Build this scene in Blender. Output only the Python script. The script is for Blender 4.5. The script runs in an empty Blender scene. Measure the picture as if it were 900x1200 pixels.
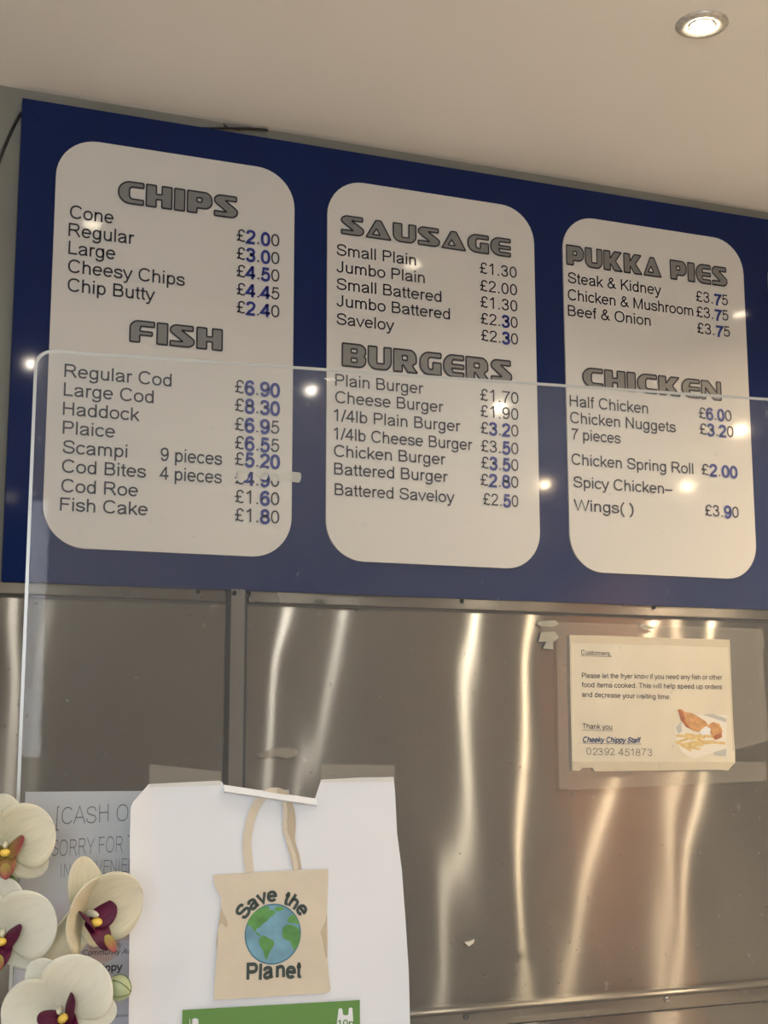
import bpy, bmesh, math, random
from math import sin, cos, pi, radians, sqrt, atan2, hypot
from mathutils import Vector, Matrix, noise
from mathutils.geometry import tessellate_polygon

SC = bpy.context.scene
COL = SC.collection
random.seed(7)

# ------------------------------------------------------------------ camera
CAM = Vector((-0.2952, -2.3815, 1.5))
FPX = 1581.56
_yaw, _pit, _rol = 0.37526, 0.16011, -0.0017
FW = Vector((sin(_yaw)*cos(_pit), cos(_yaw)*cos(_pit), sin(_pit)))
_r = FW.cross(Vector((0, 0, 1))).normalized(); _u = _r.cross(FW)
RT = _r*cos(_rol)+_u*sin(_rol); UP = -_r*sin(_rol)+_u*cos(_rol)
cd = bpy.data.cameras.new('camera'); cam = bpy.data.objects.new('camera', cd); COL.objects.link(cam)
m = Matrix.Identity(4)
for i in range(3):
    m[i][0] = RT[i]; m[i][1] = UP[i]; m[i][2] = -FW[i]; m[i][3] = CAM[i]
cam.matrix_world = m
cd.sensor_fit = 'HORIZONTAL'; cd.sensor_width = 36; cd.lens = FPX/900*36; cd.clip_start = .02
SC.camera = cam

# ------------------------------------------------------------------ sky, exposure
SC.view_settings.view_transform = 'Standard'; SC.view_settings.look = 'None'
SC.view_settings.gamma = 1; SC.view_settings.use_curve_mapping = False
SC.view_settings.exposure = -0.02
W = bpy.data.worlds.new('overcast_sky'); SC.world = W; W.use_nodes = True
bg = W.node_tree.nodes['Background']
bg.inputs[0].default_value = (.84, .92, 1.0, 1); bg.inputs[1].default_value = 27.0

ZC = 2.652      # ceiling height
XL, XR, YF = -2.0, 4.0, -5.5
# ceiling lamps: x, y, power, colour
WARM = (1.0, .91, .78)
O1 = (1, .74, .47)
# x, y, power, colour, beam
LAMPS = [(.165, -.66, .8, WARM, 125), (.956, -.644, 3.0, WARM, 125), (1.968, -.689, 18, O1, 140), (2.95, -.68, 20, O1, 140),
         (.18, -1.9, 3, WARM, 165), (1.11, -1.9, 5, WARM, 165), (1.82, -1.9, 11, (1, .84, .62), 165), (2.85, -1.9, 20, O1, 165),
         (-1.1, -3.0, 9, WARM, 130), (2.70, -3.2, 18, O1, 170), (3.35, -3.0, 18, O1, 170), (-.9, -4.5, 12, WARM, 125), (.4, -4.5, 12, WARM, 125), (3.45, -4.7, 50, O1, 160)]  # last three lamps are unseen, added to brighten the ceiling and the wood
def area(name, loc, rot, size, size_y, power, color, shape='RECTANGLE', spread=pi):
    l = bpy.data.lights.new(name, 'AREA'); l.shape = shape; l.size = size; l.size_y = size_y
    l.energy = power; l.color = color; l.spread = spread
    o = bpy.data.objects.new(name, l); COL.objects.link(o); o.location = loc; o.rotation_euler = rot
    return o
# daylight enters by the shop window in the front wall (opening modelled below)
WIN = (-1.65, -.55, 1.35, 2.45)      # x0, x1, z0, z1
p = area('window_daylight_portal', ((WIN[0]+WIN[1])/2, YF-.02, (WIN[2]+WIN[3])/2), (radians(90), 0, 0),
         WIN[1]-WIN[0], WIN[3]-WIN[2], 1, (1, 1, 1))
p.data.cycles.is_portal = True

# ------------------------------------------------------------------ helpers
def ray(px, py):
    return ((px-450)*RT+(600-py)*UP+FPX*FW).normalized()
def on_plane(px, py, n, d):
    v = ray(px, py); return CAM+v*((d-n.dot(CAM))/n.dot(v))
def at_depth(px, py, dist):
    v = ray(px, py); return CAM+v*((dist-.06)/v.dot(FW))
OFF = {}
def woff(o): return OFF.get(o.name, Vector((0, 0, 0))) if o else Vector((0, 0, 0))
def obj(name, verts, faces, mat, parent=None, smooth=False, uv=None):
    L = woff(parent)
    me = bpy.data.meshes.new(name)
    me.from_pydata([tuple(Vector(v)-L) for v in verts], [], faces)
    if isinstance(mat, (list, tuple)):
        for q in mat: me.materials.append(q)
    else: me.materials.append(mat)
    if smooth:
        me.polygons.foreach_set('use_smooth', [True]*len(me.polygons))
    if uv:
        l = me.uv_layers.new(name='UVMap')
        for lp in me.loops:
            v = me.vertices[lp.vertex_index].co+L
            l.data[lp.index].uv = uv(v)
    me.update()
    o = bpy.data.objects.new(name, me); COL.objects.link(o)
    if parent: o.parent = parent
    OFF[o.name] = L
    return o
def empty(name, loc):
    o = bpy.data.objects.new(name, None); COL.objects.link(o); o.location = loc; o.empty_display_size = .05
    OFF[o.name] = Vector(loc); return o
def tag(o, label=None, cat=None, group=None, kind=None):
    if label: o['label'] = label
    if cat: o['category'] = cat
    if group: o['group'] = group
    if kind: o['kind'] = kind
    return o
class MB:
    def __init__(s): s.v = []; s.f = []
    def add(s, v, f):
        b = len(s.v); s.v += [Vector(q) for q in v]; s.f += [[i+b for i in q] for q in f]
    def box(s, a, b):
        x0, y0, z0 = a; x1, y1, z1 = b
        s.add([(x0,y0,z0),(x1,y0,z0),(x1,y1,z0),(x0,y1,z0),(x0,y0,z1),(x1,y0,z1),(x1,y1,z1),(x0,y1,z1)],
              [(0,3,2,1),(4,5,6,7),(0,1,5,4),(1,2,6,5),(2,3,7,6),(3,0,4,7)])
    def tube(s, pts, r, n=8, cap=True):
        pts = [Vector(q) for q in pts]; R = r if isinstance(r, (list, tuple)) else [r]*len(pts)
        b = len(s.v); up = Vector((0, 0, 1))
        for i, q in enumerate(pts):
            t = (pts[min(i+1, len(pts)-1)]-pts[max(i-1, 0)]).normalized()
            a = t.cross(up)
            if a.length < .1: a = t.cross(Vector((1, 0, 0)))
            a.normalize(); c = t.cross(a)
            for k in range(n):
                s.v.append(q+(a*cos(2*pi*k/n)+c*sin(2*pi*k/n))*R[i])
        for i in range(len(pts)-1):
            for k in range(n):
                k2 = (k+1) % n
                s.f.append([b+i*n+k, b+i*n+k2, b+(i+1)*n+k2, b+(i+1)*n+k])
        if cap:
            s.f.append([b+k for k in range(n)][::-1]); s.f.append([b+(len(pts)-1)*n+k for k in range(n)])
    def lathe(s, O, prof, n=32, axis=(0, 0, 1)):
        A = Vector(axis).normalized(); X = A.orthogonal().normalized(); Y = A.cross(X); O = Vector(O)
        b = len(s.v)
        for (r, h) in prof:
            for k in range(n):
                s.v.append(O+A*h+(X*cos(2*pi*k/n)+Y*sin(2*pi*k/n))*r)
        for i in range(len(prof)-1):
            for k in range(n):
                k2 = (k+1) % n
                s.f.append([b+i*n+k, b+i*n+k2, b+(i+1)*n+k2, b+(i+1)*n+k])
    def build(s, name, mat, parent=None, smooth=False, uv=None):
        return obj(name, s.v, s.f, mat, parent, smooth, uv)
def bevel(o, w=.002, seg=2):
    b = o.modifiers.new('bevel', 'BEVEL'); b.width = w; b.segments = seg; b.limit_method = 'ANGLE'; return o

# ---- materials
def mat(name, color=(.8,.8,.8), rough=.5, metal=0, spec=.5, coat=0, var=0, vscale=8, bump=0, bscale=60, emit=None, estr=0):
    M = bpy.data.materials.new(name); M.use_nodes = True; N = M.node_tree; L = N.links
    b = N.nodes['Principled BSDF']
    b.inputs['Base Color'].default_value = (*color, 1); b.inputs['Roughness'].default_value = rough
    b.inputs['Metallic'].default_value = metal; b.inputs['Specular IOR Level'].default_value = spec
    b.inputs['Coat Weight'].default_value = coat; b.inputs['Coat Roughness'].default_value = .03
    if emit: b.inputs['Emission Color'].default_value = (*emit, 1); b.inputs['Emission Strength'].default_value = estr
    if var or bump:
        tc = N.nodes.new('ShaderNodeTexCoord')
    if var:
        n = N.nodes.new('ShaderNodeTexNoise'); n.inputs['Scale'].default_value = vscale; n.inputs['Detail'].default_value = 4
        L.new(tc.outputs['Object'], n.inputs['Vector'])
        r = N.nodes.new('ShaderNodeMapRange'); r.inputs[1].default_value = .3; r.inputs[2].default_value = .7
        r.inputs[3].default_value = 1-var; r.inputs[4].default_value = 1+var*.5
        L.new(n.outputs['Fac'], r.inputs[0])
        v = N.nodes.new('ShaderNodeVectorMath'); v.operation = 'SCALE'; v.inputs[0].default_value = color
        L.new(r.outputs[0], v.inputs['Scale']); L.new(v.outputs[0], b.inputs['Base Color'])
    if bump:
        n = N.nodes.new('ShaderNodeTexNoise'); n.inputs['Scale'].default_value = bscale; n.inputs['Detail'].default_value = 3
        L.new(tc.outputs['Object'], n.inputs['Vector'])
        u = N.nodes.new('ShaderNodeBump'); u.inputs['Strength'].default_value = bump; u.inputs['Distance'].default_value = .002
        L.new(n.outputs['Fac'], u.inputs['Height']); L.new(u.outputs[0], b.inputs['Normal'])
    return M

def steel_mat(name, base=(.235,.236,.228), tone=1.0, rough=.155, aniso=.88, smear=.10):
    """brushed stainless: grain runs sideways, so reflections spread up and down"""
    M = bpy.data.materials.new(name); M.use_nodes = True; N = M.node_tree; L = N.links; N.nodes.clear()
    out = N.nodes.new('ShaderNodeOutputMaterial')
    tg = N.nodes.new('ShaderNodeTangent'); tg.direction_type = 'UV_MAP'; tg.uv_map = 'UVMap'
    tc = N.nodes.new('ShaderNodeTexCoord'); mp = N.nodes.new('ShaderNodeMapping')
    mp.inputs['Scale'].default_value = (2.2, 1, 240)
    L.new(tc.outputs['Object'], mp.inputs['Vector'])
    gr = N.nodes.new('ShaderNodeTexNoise'); gr.inputs['Scale'].default_value = 3; gr.inputs['Detail'].default_value = 5
    L.new(mp.outputs[0], gr.inputs['Vector'])
    sm = N.nodes.new('ShaderNodeTexNoise'); sm.inputs['Scale'].default_value = 2.5; sm.inputs['Detail'].default_value = 5
    L.new(tc.outputs['Object'], sm.inputs['Vector'])
    mr = N.nodes.new('ShaderNodeMapRange'); mr.inputs[3].default_value = .86; mr.inputs[4].default_value = 1.12
    L.new(gr.outputs['Fac'], mr.inputs[0])
    v = N.nodes.new('ShaderNodeVectorMath'); v.operation = 'SCALE'
    v.inputs[0].default_value = [c*tone for c in base]; L.new(mr.outputs[0], v.inputs['Scale'])
    g = N.nodes.new('ShaderNodeBsdfAnisotropic'); g.inputs['Roughness'].default_value = rough
    g.inputs['Anisotropy'].default_value = aniso; g.inputs['Rotation'].default_value = 0.0
    L.new(v.outputs[0], g.inputs['Color']); L.new(tg.outputs[0], g.inputs['Tangent'])
    g2 = N.nodes.new('ShaderNodeBsdfAnisotropic'); g2.inputs['Roughness'].default_value = .42
    g2.inputs['Anisotropy'].default_value = .7; g2.inputs['Rotation'].default_value = 0.0
    L.new(v.outputs[0], g2.inputs['Color']); L.new(tg.outputs[0], g2.inputs['Tangent'])
    mx = N.nodes.new('ShaderNodeMixShader')
    r2 = N.nodes.new('ShaderNodeMapRange'); r2.inputs[1].default_value = .3; r2.inputs[2].default_value = .7
    r2.inputs[3].default_value = smear*.3; r2.inputs[4].default_value = smear*2
    L.new(sm.outputs['Fac'], r2.inputs[0]); L.new(r2.outputs[0], mx.inputs[0])
    L.new(g.outputs[0], mx.inputs[1]); L.new(g2.outputs[0], mx.inputs[2])
    # dried splashes and dust on the metal
    sp = N.nodes.new('ShaderNodeTexNoise'); sp.inputs['Scale'].default_value = 70; sp.inputs['Detail'].default_value = 3
    L.new(tc.outputs['Object'], sp.inputs['Vector'])
    cr = N.nodes.new('ShaderNodeMapRange'); cr.inputs[1].default_value = .68; cr.inputs[2].default_value = .76
    cr.inputs[3].default_value = .05; cr.inputs[4].default_value = .3
    L.new(sp.outputs['Fac'], cr.inputs[0])
    df = N.nodes.new('ShaderNodeBsdfDiffuse'); df.inputs[0].default_value = (.22, .21, .19, 1)
    m2 = N.nodes.new('ShaderNodeMixShader'); L.new(cr.outputs[0], m2.inputs[0])
    L.new(mx.outputs[0], m2.inputs[1]); L.new(df.outputs[0], m2.inputs[2])
    L.new(m2.outputs[0], out.inputs[0])
    return M

def film_mat(name, haze=.08, tint=(1,1,1), gloss_rough=.02, haze_col=(.75,.75,.74), dust=0, refl=1.0):
    """clear sheet: lets light straight through, mirrors by Fresnel, with a little scattering dirt"""
    M = bpy.data.materials.new(name); M.use_nodes = True; N = M.node_tree; L = N.links; N.nodes.clear()
    out = N.nodes.new('ShaderNodeOutputMaterial')
    t = N.nodes.new('ShaderNodeBsdfTransparent'); t.inputs[0].default_value = (*tint, 1)
    g = N.nodes.new('ShaderNodeBsdfGlossy'); g.inputs['Roughness'].default_value = gloss_rough
    fr = N.nodes.new('ShaderNodeFresnel'); fr.inputs[0].default_value = 1.35
    mu = N.nodes.new('ShaderNodeMath'); mu.operation = 'MULTIPLY'; mu.inputs[1].default_value = refl
    L.new(fr.outputs[0], mu.inputs[0])
    a = N.nodes.new('ShaderNodeMixShader'); L.new(mu.outputs[0], a.inputs[0]); L.new(t.outputs[0], a.inputs[1]); L.new(g.outputs[0], a.inputs[2])
    d = N.nodes.new('ShaderNodeBsdfDiffuse'); d.inputs[0].default_value = (*haze_col, 1)
    b = N.nodes.new('ShaderNodeMixShader'); b.inputs[0].default_value = haze
    if dust:
        tc = N.nodes.new('ShaderNodeTexCoord')
        n1 = N.nodes.new('ShaderNodeTexNoise'); n1.inputs['Scale'].default_value = 3.2; n1.inputs['Detail'].default_value = 5
        n2 = N.nodes.new('ShaderNodeTexNoise'); n2.inputs['Scale'].default_value = 130; n2.inputs['Detail'].default_value = 2
        L.new(tc.outputs['Object'], n1.inputs['Vector']); L.new(tc.outputs['Object'], n2.inputs['Vector'])
        r1 = N.nodes.new('ShaderNodeMapRange'); r1.inputs[1].default_value = .3; r1.inputs[2].default_value = .7
        r1.inputs[3].default_value = haze*.75; r1.inputs[4].default_value = haze*1.3; L.new(n1.outputs['Fac'], r1.inputs[0])
        r2 = N.nodes.new('ShaderNodeMapRange'); r2.inputs[1].default_value = .70; r2.inputs[2].default_value = .78
        r2.inputs[3].default_value = 0; r2.inputs[4].default_value = dust; L.new(n2.outputs['Fac'], r2.inputs[0])
        ad = N.nodes.new('ShaderNodeMath'); ad.operation = 'ADD'; L.new(r1.outputs[0], ad.inputs[0]); L.new(r2.outputs[0], ad.inputs[1])
        L.new(ad.outputs[0], b.inputs[0])
    L.new(a.outputs[0], b.inputs[1]); L.new(d.outputs[0], b.inputs[2]); L.new(b.outputs[0], out.inputs[0])
    return M

def petal_mat(name, c0, c1, trans=.35, vein=.1):
    """c0 near the base, c1 at the rim (colour of the petal itself), fine veins"""
    M = bpy.data.materials.new(name); M.use_nodes = True; N = M.node_tree; L = N.links; N.nodes.clear()
    out = N.nodes.new('ShaderNodeOutputMaterial')
    uv = N.nodes.new('ShaderNodeUVMap'); uv.uv_map = 'UVMap'
    sx = N.nodes.new('ShaderNodeSeparateXYZ'); L.new(uv.outputs[0], sx.inputs[0])
    mp = N.nodes.new('ShaderNodeMapping'); mp.inputs['Scale'].default_value = (22, 2.5, 1); L.new(uv.outputs[0], mp.inputs[0])
    n = N.nodes.new('ShaderNodeTexNoise'); n.inputs['Scale'].default_value = 1; n.inputs['Detail'].default_value = 4
    L.new(mp.outputs[0], n.inputs['Vector'])
    mc = N.nodes.new('ShaderNodeMix'); mc.data_type = 'RGBA'
    mc.inputs[6].default_value = (*c0, 1); mc.inputs[7].default_value = (*c1, 1)
    L.new(sx.outputs[1], mc.inputs[0])
    mr = N.nodes.new('ShaderNodeMapRange'); mr.inputs[1].default_value = .3; mr.inputs[2].default_value = .7
    mr.inputs[3].default_value = 1-vein; mr.inputs[4].default_value = 1; L.new(n.outputs['Fac'], mr.inputs[0])
    v = N.nodes.new('ShaderNodeVectorMath'); v.operation = 'SCALE'; L.new(mc.outputs[2], v.inputs[0]); L.new(mr.outputs[0], v.inputs['Scale'])
    p = N.nodes.new('ShaderNodeBsdfPrincipled'); p.inputs['Roughness'].default_value = .5; p.inputs['Specular IOR Level'].default_value = .3
    L.new(v.outputs[0], p.inputs['Base Color'])
    bu = N.nodes.new('ShaderNodeBump'); bu.inputs['Strength'].default_value = .3; bu.inputs['Distance'].default_value = .0006
    L.new(n.outputs['Fac'], bu.inputs['Height']); L.new(bu.outputs[0], p.inputs['Normal'])
    t = N.nodes.new('ShaderNodeBsdfTranslucent'); L.new(v.outputs[0], t.inputs[0])
    mx = N.nodes.new('ShaderNodeMixShader'); mx.inputs[0].default_value = trans
    L.new(p.outputs[0], mx.inputs[1]); L.new(t.outputs[0], mx.inputs[2]); L.new(mx.outputs[0], out.inputs[0])
    return M

M = {}
M['ceiling'] = mat('ceiling_paint', (.92,.90,.88), .6, var=.03, vscale=1.5)
M['wallpaint'] = mat('grey_wall_paint', (.20,.195,.165), .7, var=.14, vscale=5, bump=.15)
M['darkwall'] = mat('dark_wall_paint', (.09,.08,.07), .7, var=.1)
M['sidewall'] = mat('beige_wall_paint', (.55,.52,.46), .7, var=.05)
M['floor'] = mat('floor_tile', (.68,.66,.63), .5, var=.1)
M['wood'] = mat('orange_wood', (.62,.25,.10), .4, var=.2, vscale=3)
M['blue'] = mat('blue_gloss_board', (.0075,.0175,.078), .06, spec=.13, var=.06, vscale=6)
M['panel'] = mat('white_gloss_panel', (.54,.53,.505), .07, spec=.14, var=.02, vscale=4)
M['ink'] = mat('black_lettering', (.022,.022,.032), .45, spec=.3)
M['inkgrey'] = mat('grey_heading_vinyl', (.16,.165,.16), .35, var=.05, vscale=40)
M['inkblue'] = mat('blue_digit_vinyl', (.022,.035,.20), .4, spec=.3)
M['steel'] = steel_mat('brushed_steel')
M['steeltrim'] = steel_mat('brushed_steel_trim', base=(.17,.168,.158), rough=.26, aniso=.7, smear=.2)
M['steelbar'] = steel_mat('dull_steel_cover', base=(.20,.20,.195), rough=.36, aniso=.4, smear=.3)
M['seam'] = mat('dark_seam', (.03,.028,.025), .6)
M['chrome'] = mat('screw_metal', (.55,.54,.5), .25, metal=1)
M['glass'] = film_mat('clear_screen', haze=.082, tint=(.94,.95,.945), haze_col=(.58,.60,.63), dust=.16, refl=.26)
M['glassedge'] = mat('lit_screen_edge', (.33,.34,.32), .25, spec=.6)  # pale colour stands in for light carried in the polished edge
M['tape'] = film_mat('clear_tape', haze=.13, tint=(.95,.94,.90), gloss_rough=.12, haze_col=(.8,.78,.7))
M['residue'] = film_mat('tape_residue', haze=.72, tint=(.9,.9,.85), gloss_rough=.3, haze_col=(.42,.42,.37))
M['scrapfilm'] = film_mat('old_tape_film', haze=.32, tint=(.9,.88,.82), gloss_rough=.2, haze_col=(.45,.43,.38))
M['paper'] = mat('white_paper', (.61,.63,.66), .65, spec=.25, var=.015, vscale=14)
M['paperold'] = mat('yellowed_paper', (.58,.54,.44), .45, spec=.4, var=.10, vscale=9, bump=.3, bscale=22)
M['papergrey'] = mat('plain_paper', (.44,.45,.47), .7, var=.02)
M['cert'] = mat('certificate_paper', (.46,.455,.52), .6, var=.02)
M['pink'] = mat('pink_print', (.48,.34,.33), .6)
M['pen'] = mat('ballpoint_ink', (.09,.09,.10), .6)
M['canvas'] = mat('printed_canvas', (.52,.46,.36), .65, var=.07, vscale=30)
M['canvas2'] = mat('printed_canvas_shade', (.41,.34,.245), .65, var=.07, vscale=30)
M['ocean'] = mat('printed_ocean', (.13,.28,.37), .6, var=.3, vscale=60)
M['rim'] = mat('printed_globe_rim', (.04,.13,.19), .6)
M['land'] = mat('printed_land', (.08,.24,.055), .6, var=.3, vscale=90)
M['green'] = mat('printed_green', (.085,.20,.04), .6)
M['charcoal'] = mat('printed_charcoal', (.025,.04,.035), .6)
M['batter'] = mat('printed_batter', (.50,.26,.09), .6, var=.35, vscale=90)
M['batter2'] = mat('printed_batter_dark', (.33,.10,.03), .6, var=.3, vscale=90)
M['chip'] = mat('printed_chip', (.58,.43,.18), .6, var=.25, vscale=140)
M['wrap'] = mat('printed_wrap', (.62,.60,.54), .6)
M['wrap2'] = mat('printed_wrap_shade', (.38,.385,.38), .6)
M['navy'] = mat('printed_navy', (.02,.05,.14), .6)
M['lamprim'] = mat('lamp_bezel', (.62,.60,.54), .3, metal=.35, var=.25, vscale=120)
M['lampin'] = mat('lamp_reflector', (.85,.8,.7), .2, metal=.8)
M['lens'] = mat('lamp_lens', (1,1,1), .3, emit=(1,.86,.62), estr=85)
M['cable'] = mat('black_cable', (.012,.012,.012), .5)
M['petal'] = petal_mat('cream_petal', (.68,.65,.45), (.82,.78,.64), .3, .13)
M['petalw'] = petal_mat('white_petal', (.76,.75,.60), (.84,.83,.74), .35, .08)
M['lip'] = petal_mat('purple_lip', (.16,.012,.05), (.10,.006,.045), .15, .5)
M['lipr'] = petal_mat('rose_lip', (.42,.38,.08), (.36,.055,.08), .2, .4)
M['yellow'] = mat('yellow_callus', (.75,.52,.08), .5, var=.2, vscale=200)
M['bud'] = mat('green_bud', (.36,.42,.24), .5, var=.3, vscale=60)
M['stem'] = mat('green_stem', (.10,.16,.05), .5, var=.2, vscale=60)
M['leaf'] = mat('dark_leaf', (.04,.10,.03), .4)
M['pot'] = mat('white_glazed_pot', (.7,.7,.68), .2)
M['soil'] = mat('bark_compost', (.07,.04,.02), .9, bump=.6)
M['counter'] = mat('pale_worktop', (.60,.58,.55), .4, var=.15, vscale=30)

# ------------------------------------------------------------------ stroke alphabet (units: 1000 = em, capitals 716 high)
def _cr(P, k=6):
    if len(P) < 3: return list(P)
    out = []
    for i in range(len(P)-1):
        a = P[max(i-1, 0)]; b = P[i]; c = P[i+1]; d = P[min(i+2, len(P)-1)]
        for j in range(k):
            t = j/k
            out.append(tuple(.5*((2*b[n])+(-a[n]+c[n])*t+(2*a[n]-5*b[n]+4*c[n]-d[n])*t*t+(-a[n]+3*b[n]-3*c[n]+d[n])*t**3) for n in (0, 1)))
    out.append(P[-1]); return out
def S_(*p): return ('S', p)
def E_(cx, cy, rx, ry, a0, a1): return ('E', cx, cy, rx, ry, a0, a1)
def path(items):
    out = []
    for it in items:
        if it[0] == 'S': q = _cr(list(it[1]))
        elif it[0] == 'E':
            _, cx, cy, rx, ry, a0, a1 = it; n = max(4, int(abs(a1-a0)/15)); q = []
            for i in range(n+1):
                a = radians(a0+(a1-a0)*i/n); c, s = cos(a), sin(a); e = 2/2.25
                q.append((cx+rx*math.copysign(abs(c)**e, c), cy+ry*math.copysign(abs(s)**e, s)))
        else: q = [it]
        for z in q:
            if not out or hypot(out[-1][0]-z[0], out[-1][1]-z[1]) > .5: out.append(z)
    return out
_six = S_((455,545),(400,650),(285,678),(150,610),(92,450),(85,300),(130,105),(275,38),(420,95),(467,225),(410,380),(280,428),(155,375),(98,270))
_nine = S_(*[(556-x, 716-y) for x, y in _six[1]])
_s = S_((428,360),(380,452),(250,480),(115,445),(80,370),(130,300),(250,265),(400,222),(437,140),(380,62),(250,38),(110,72),(55,165))
_S = S_((578,500),(525,628),(335,675),(155,622),(105,520),(170,410),(335,362),(530,305),(590,200),(520,85),(335,40),(135,95),(80,235))
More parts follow.
